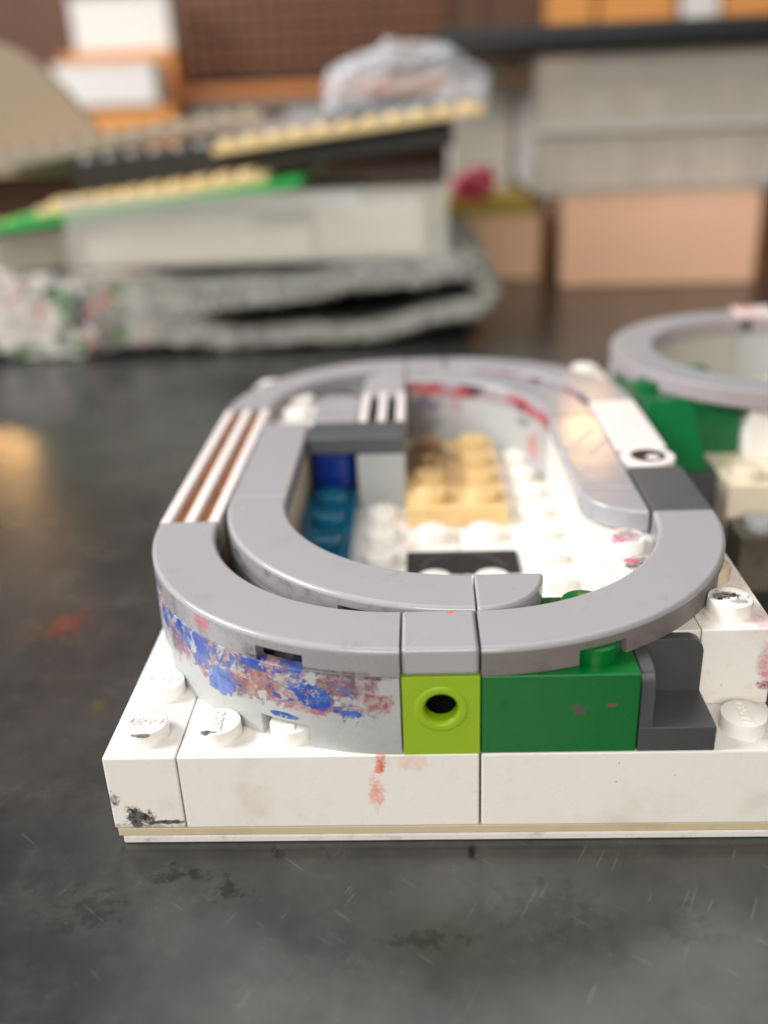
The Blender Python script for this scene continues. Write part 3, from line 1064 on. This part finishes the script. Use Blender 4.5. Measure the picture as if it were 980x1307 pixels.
    return mb.build('folded_cloth', [t.out(c, .95), flat('dark_cloth_side', (40, 44, 40), .95, .5, 60)], None, 0, org=(-100, 240, TZ))


tag(cloth(), 'folded grey terry cloth with colour stains lying on the table behind the bricks', 'cloth')

# ------------------------------------------------------------------ plastic box with sheets on the cloth
M['box_clear'] = clear_plastic('clear_box_plastic', (226, 224, 214), .38)
M['sheet_pale'] = flat('pale_sheet', (240, 238, 224), .5, .3, 30, .7)
M['sheet_blue'] = flat('bluish_sheet', (182, 190, 196), .5, .3, 30, .7)
BX = (-65, 285, 14)
pb = empty('plastic_box', BX)
pb.location = W(*BX)
tag(pb, 'clear plastic box of pale sheets lying on the folded cloth', 'box')
# box wall pieces
MB().box(-121, 4, 238, 239.2, 14.2, 36).build('front_wall', M['box_clear'], pb, .3)
MB().box(-121, 4, 330, 331.2, 14.2, 36).build('back_wall', M['box_clear'], pb, .3)
MB().box(-122.3, -121.05, 238, 331.2, 14.2, 26).build('side_wall', M['box_clear'], pb, .3)
MB().box(4.05, 5.3, 238, 331.2, 14.2, 36).build('side_wall', M['box_clear'], pb, .3)
MB().box(-122, 5, 238, 331, 13.4, 14.15).build('bottom', M['box_clear'], pb, .3)
MB().box(-117, -40, 243, 322, 14.4, 24).build('pale_block', M['sheet_pale'], pb, .6)
MB().box(-39, -3, 246, 322, 14.4, 30).build('pale_block', M['sheet_pale'], pb, .6)
MB().box(-60, -24, 250, 322, 29.2, 33).build('blue_block', M['sheet_blue'], pb, .6)
MB().box(-110, -61, 250, 322, 24.2, 27).build('blue_block', M['sheet_pale'], pb, .6)

M['smoke'] = clear_plastic('smoke_sheet', (150, 144, 130), .8, .4)
sm = MB().box(-148.5, -123.5, 242, 320, 12.8, 27).build('plastic_case', M['smoke'], None, 1.5, org=(-136, 280, 12.8))
tag(sm, 'greyish see-through case at the left frame edge, under the green plate', 'case')


def studded_plate(name, x0, x1, zl, zr, y0, y1, th, mat, label, studmat=None, studs=True, rows=1):
    """a studded plate, tipped so that its left end is lower"""
    org = (x0, y0, zl)
    ang = -math.atan2(zr - zl, x1 - x0)
    L = math.hypot(x1 - x0, zr - zl)
    e = bpy.data.objects.new(name, None)
    COL.objects.link(e)
    e.location = W(*org)
    e.rotation_euler = (0, ang, 0)
    ORIGIN[e.name] = (0, 0, 0)
    MB().box(0, L, 0, y1 - y0, 0, th).build('plate', M[mat], e, .3)
    if studs:
        k = int(L // 8)
        for i in range(k):
            for j in range(rows):
                stud(e, 4 + i * 8 + (L - 8 * k) / 2, 4 + 8 * j, th, studmat or mat, 0, False)
    tag(e, label, 'plate')
    return e


M['leaf_green'] = plastic('bright_green_plate', (40, 176, 84), .35, .15, (20, 120, 60), 60)
M['black_far'] = plastic('black_far_plastic', (40, 40, 34), .4, .4, (70, 66, 52), 60)
M['fawn'] = plastic('fawn_plastic', (166, 154, 134), .45, .3, (120, 108, 90), 40)
M['clear_grey'] = plastic('milky_grey_stud', (170, 172, 168), .3, .2, (120, 120, 116), 60)
studded_plate('toy_plate', -149, -42, 25.8, 37.3, 239, 330, 2.6, 'leaf_green', 'bright green toy plate lying tipped on the clear box, under the tan strip', studs=False)
studded_plate('toy_plate', -131, -53, 30.6, 38.9, 240, 256, 2.6, 'tan_far', 'lower strip of tan studs on the green plate', rows=2)
studded_plate('toy_plate', -122, 8, 37.0, 47.0, 258, 330, 9.0, 'black_far', 'black studded plate tipped between the tan strips', 'clear_grey', rows=2)
studded_plate('toy_plate', -72, 18, 47.2, 56.5, 250, 266, 2.6, 'tan_far', 'upper strip of tan studs on the black plate, nearest the clear bag', rows=2)
studded_plate('toy_plate', -160, -56, 43.7, 56.5, 262, 330, 4.0, 'fawn', 'fawn grey plate with a row of small studs, leftmost above the green plate', 'fawn', rows=2)


# rounded sheet standing at the left
def rounded_sheet():
    pts = [(-168, 40), (-115, 40), (-119, 46), (-124, 54), (-131, 65), (-136, 71.5), (-141, 76.5), (-145, 80), (-150, 83.2), (-157, 86), (-162, 87.5), (-168, 88)]
    mb = MB().prism_y(pts, 300, 304)
    return mb.build('card_sheet', flat('beige_card', (168, 150, 126), .7, .2, 20), None, .8, org=(-140, 302, 40))


rs = rounded_sheet()
tag(rs, 'beige card with a rounded corner standing at the upper left frame edge', 'card')


# crumpled clear bag
def bag():
    bm = bmesh.new()
    bmesh.ops.create_icosphere(bm, subdivisions=5, radius=1)
    for v in bm.verts:
        p = v.co.copy()
        a = noise.noise(p * 2.2) * .18 - abs(noise.noise(p * 2.6 + Vector((3, 1, 2)))) * .26 - abs(noise.noise(p * 6.5 + Vector((1, 5, 2)))) * .10 + .10
        v.co = Vector((p.x * 28 * (1 + a), p.y * 20 * (1 + a), max(-.75, p.z) * 15.5 * (1 + a)))
        v.co *= MM
    me = bpy.data.meshes.new('clear_bag')
    bm.to_mesh(me)
    bm.free()
    t = NT('crinkled_clear_film')
    ly = t.n('ShaderNodeLayerWeight')
    ly.inputs['Blend'].default_value = .35
    t.put(t.b.inputs['Alpha'], t.math('ADD', .16, t.math('MULTIPLY', ly.outputs['Facing'], .55), clamp=True))
    t.bump(t.noise(60, 2, .5, dist=1.0), .5, 5.0)
    mt = t.out(lin(244, 247, 252), .10)
    me.materials.append(mt)
    for p in me.polygons:
        p.use_smooth = True
    o = link('clear_bag', me)
    o.location = W(-8, 300, 64.5)
    return tag(o, 'crumpled clear plastic bag lying behind the upper tan strip', 'bag')


bag()

# ------------------------------------------------------------------ kraft boxes and drawers on the right
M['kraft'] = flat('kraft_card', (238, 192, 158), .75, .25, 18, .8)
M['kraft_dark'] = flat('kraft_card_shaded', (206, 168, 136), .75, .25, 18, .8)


def carton(x0, x1, y0, y1, z1, mat, label, rz):
    cxm, cym = (x0 + x1) / 2, (y0 + y1) / 2
    e = empty('cardboard_box', (cxm, cym, TZ))
    MB().box(x0, x1, y0, y1, TZ + .1, z1 - 1.2).build('carton', M[mat], e, .8)
    MB().box(x0 - .3, cxm - .2, y0 - .3, y1 + .3, z1 - 1.1, z1).build('flap', M[mat], e, .3)
    MB().box(cxm + .2, x1 + .3, y0 - .3, y1 + .3, z1 - 1.1, z1).build('flap', M[mat], e, .3)
    e.rotation_euler = (0, 0, math.radians(rz))
    return tag(e, label, 'box')


carton(56, 133, 310, 400, 22.5, 'kraft', 'larger plain cardboard box under the drawer unit at right', -4)
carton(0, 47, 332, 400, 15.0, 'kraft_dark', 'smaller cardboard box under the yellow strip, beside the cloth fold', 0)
ys = MB().box(3, 46, 333, 392, 15.05, 20.5).build('card_strip', flat('olive_yellow_card', (150, 128, 40), .6, .3, 40), None, .5, org=(24, 360, 15))
tag(ys, 'olive yellow slab lying on the smaller cardboard box', 'slab')


def lump(name, c, r, mat, label, cat):
    bm = bmesh.new()
    bmesh.ops.create_icosphere(bm, subdivisions=4, radius=1)
    for v in bm.verts:
        p = v.co.copy()
        a = 1 + noise.noise(p * 1.8) * .55 - abs(noise.noise(p * 4 + Vector((2, 7, 1)))) * .45
        v.co = Vector((p.x * r[0] * a, p.y * r[1] * a, max(-.8, p.z) * r[2] * a)) * MM
    me = bpy.data.meshes.new(name)
    bm.to_mesh(me)
    bm.free()
    me.materials.append(mat)
    for p in me.polygons:
        p.use_smooth = True
    o = link(name, me)
    o.location = W(*c)
    return tag(o, label, cat)


lump('crumpled_wrap', (21, 345, 27), (9.5, 8, 7), flat('crimson_film', (186, 64, 84), .35, .6, 60), 'crumpled crimson wrap on the yellow slab', 'wrap')

M['drawer'] = clear_plastic('milky_drawer_plastic', (224, 218, 206), .46, .2)
M['drawer_left'] = clear_plastic('milky_grey_plastic', (222, 220, 214), .5, .2)
M['lid'] = flat('black_lid', (34, 36, 40), .4, .3, 30)
M['stuffing'] = flat('brown_contents', (176, 152, 126), .7, .5, 35, .55)
M['stuffing_dark'] = flat('dark_contents', (96, 92, 86), .6, .5, 40, .6)
M['yellow_item'] = flat('mustard_item', (196, 158, 70), .6, .3, 40)
DO = (110, 380, 22.6)
du = empty('drawer_unit', DO)
tag(du, 'milky plastic drawer unit with a black lid, standing on the cardboard boxes', 'drawers')
MB().box(44, 230, 322, 324, 25, 76).build('front_wall', M['drawer'], du, .6)
MB().box(42, 43.9, 322, 450, 25, 76).build('side_wall', M['drawer_left'], du, .6)
MB().box(44, 230, 322, 450, 22.7, 24.8).build('bottom', M['drawer_left'], du, .6)
MB().box(44, 230, 449, 451, 25, 76).build('back_wall', M['drawer_left'], du, .6)
MB().box(44.5, 230, 324.5, 440, 49.5, 51).build('shelf_board', M['drawer_left'], du, .4)
MB().box(54, 228, 330, 440, 25, 47).build('contents', M['stuffing'], du, 2)
MB().box(52, 228, 332, 440, 51.2, 62).build('contents', M['stuffing'], du, 2)
MB().box(70, 228, 334, 440, 66, 75).build('contents', M['stuffing_dark'], du, 2)
random.seed(21)
for k, (zb, zt) in enumerate(((25.1, 46), (51.3, 65))):
    x = 47.0
    while x < 150:
        w = random.uniform(5, 13)
        M['item'] = flat('stored_item', random.choice([(214, 206, 190), (120, 108, 94), (186, 160, 126), (226, 222, 214), (92, 90, 88), (200, 176, 140)]), .6, .4, 40)
        MB().box(x, x + w, 326 + random.uniform(0, 3), 329.6, zb, zb + (zt - zb) * random.uniform(.35, .95)).build('stored_item', M['item'], du, .6)
        x += w + random.uniform(.6, 5)
for x in (78, 115):
    MB().box(x, x + 6, 324.6, 325.8, 53, 64).build('yellow_item', M['yellow_item'], du, .8)
for x in (60, 97, 136):
    MB().box(x, x + 1.6, 321.0, 321.9, 27, 44).build('rib', M['drawer_left'], du, .4)
MB().box(42, 232, 318.5, 321.8, 46.5, 49.5).build('rim', M['drawer_left'], du, .6)
lid = MB().box(3, 234, 312, 456, 77.2, 85).build('lid', M['lid'], du, 1.5)
# the smaller tub beside it, under the same lid overhang
M['tub'] = clear_plastic('milky_tub_plastic', (220, 216, 206), .55, .4)
tu = empty('plastic_tub', (25, 400, TZ))
MB().box(14, 40, 398, 400, TZ + 1, 76).build('front_wall', M['tub'], tu, .6)
MB().box(12, 13.9, 398, 440, TZ + 1, 76).build('side_wall', M['tub'], tu, .6)
MB().box(12, 40, 440.1, 442, TZ + 1, 76).build('back_wall', M['tub'], tu, .6)
MB().box(16, 38, 412, 436, TZ + 1, 40).build('contents', M['stuffing_dark'], tu, 1)
tag(tu, 'narrow milky plastic tub behind the crimson wrap, left of the drawers', 'tub')

# ------------------------------------------------------------------ far shelf at the back of the room
M['wood'] = flat('orange_brown_wood', (196, 122, 66), .5, .5, 12, .6)
M['wood_dark'] = flat('dark_wood', (96, 64, 42), .6, .5, 12, .6)
M['orange'] = flat('orange_card', (226, 154, 78), .6, .3, 10, .8)
M['white_far'] = flat('white_card', (230, 226, 218), .6, .2, 10, .85)
M['grey_far'] = flat('grey_card', (180, 176, 172), .6, .3, 10, .8)
SO = (0, 930, -700)
sh = empty('wall_shelf', SO)
tag(sh, 'dark wooden wall shelf with an orange-brown board across the back of the room', 'shelf')
MB().box(-700, 700, 900, 985, 66, 78).build('shelf_board', M['wood'], sh, 1)
MB().box(-700, 700, 900, 985, 20, 30).build('shelf_board', M['wood'], sh, 1)
MB().box(-700, 700, 986, 994, -400, 320).build('back_panel', M['wood_dark'], sh, 1)
for i in range(19):
    x = -222 + i * 13.5
    MB().box(x, x + 3, 905, 908, 80, 190).build('slat', M['wood_dark'], sh, .4)
for z in (98, 112, 126, 140, 154, 168):
    MB().box(-224, 28, 908.2, 911, z, z + 2.5).build('rail', M['wood'], sh, .4)


def far_box(name, x0, x1, z0, z1, y0, y1, mat, label, cat='box'):
    e = empty(name, ((x0 + x1) / 2, (y0 + y1) / 2, z0))
    MB().box(x0, x1, y0, y1, z0, z1 - 3).build('carton', M[mat], e, 1.2)
    MB().box(x0 - 1, x1 + 1, y0 - 1, y1 + 1, z1 - 2.8, z1).build('lid', M[mat], e, .8)
    return tag(e, label, cat)


far_box('shelf_box', -345, -235, 78.1, 112, 915, 975, 'orange', 'orange box on the far shelf under the white box, upper left')
far_box('shelf_box', -330, -236, 112.1, 160, 920, 970, 'white_far', 'white box on top of the orange box, upper left')
far_box('shelf_box', -320, -225, 30.1, 64, 850, 898, 'orange', 'orange box on the lower far shelf beside the beige card')
far_box('shelf_box', -222, -84, 30.1, 66, 912, 975, 'grey_far', 'pale grey box on the lower far shelf above the stacked plates')
far_box('shelf_box', -330, -238, 64.2, 100, 845, 897, 'white_far', 'white box in front of the far shelf, above the lower orange box')
far_box('shelf_box', 30, 64, 78.1, 160, 915, 975, 'wood_dark', 'dark box on the far shelf left of the glowing orange cartons')
for i, (a, b2, mt, lb) in enumerate([(66, 118, 'wood_dark', 'darkest carton on the far shelf, right of the slatted rack'),
                                     (120, 165, 'orange', 'orange carton on the far shelf, leftmost above the black lid'),
                                     (170, 240, 'orange', 'orange carton on the far shelf, middle above the black lid'),
                                     (246, 280, 'white_far', 'white carton between orange cartons above the black lid'),
                                     (284, 360, 'orange', 'orange carton on the far shelf at the right frame edge')]):
    far_box('shelf_box', a, b2, 78.1, 175, 912, 975, mt, lb)
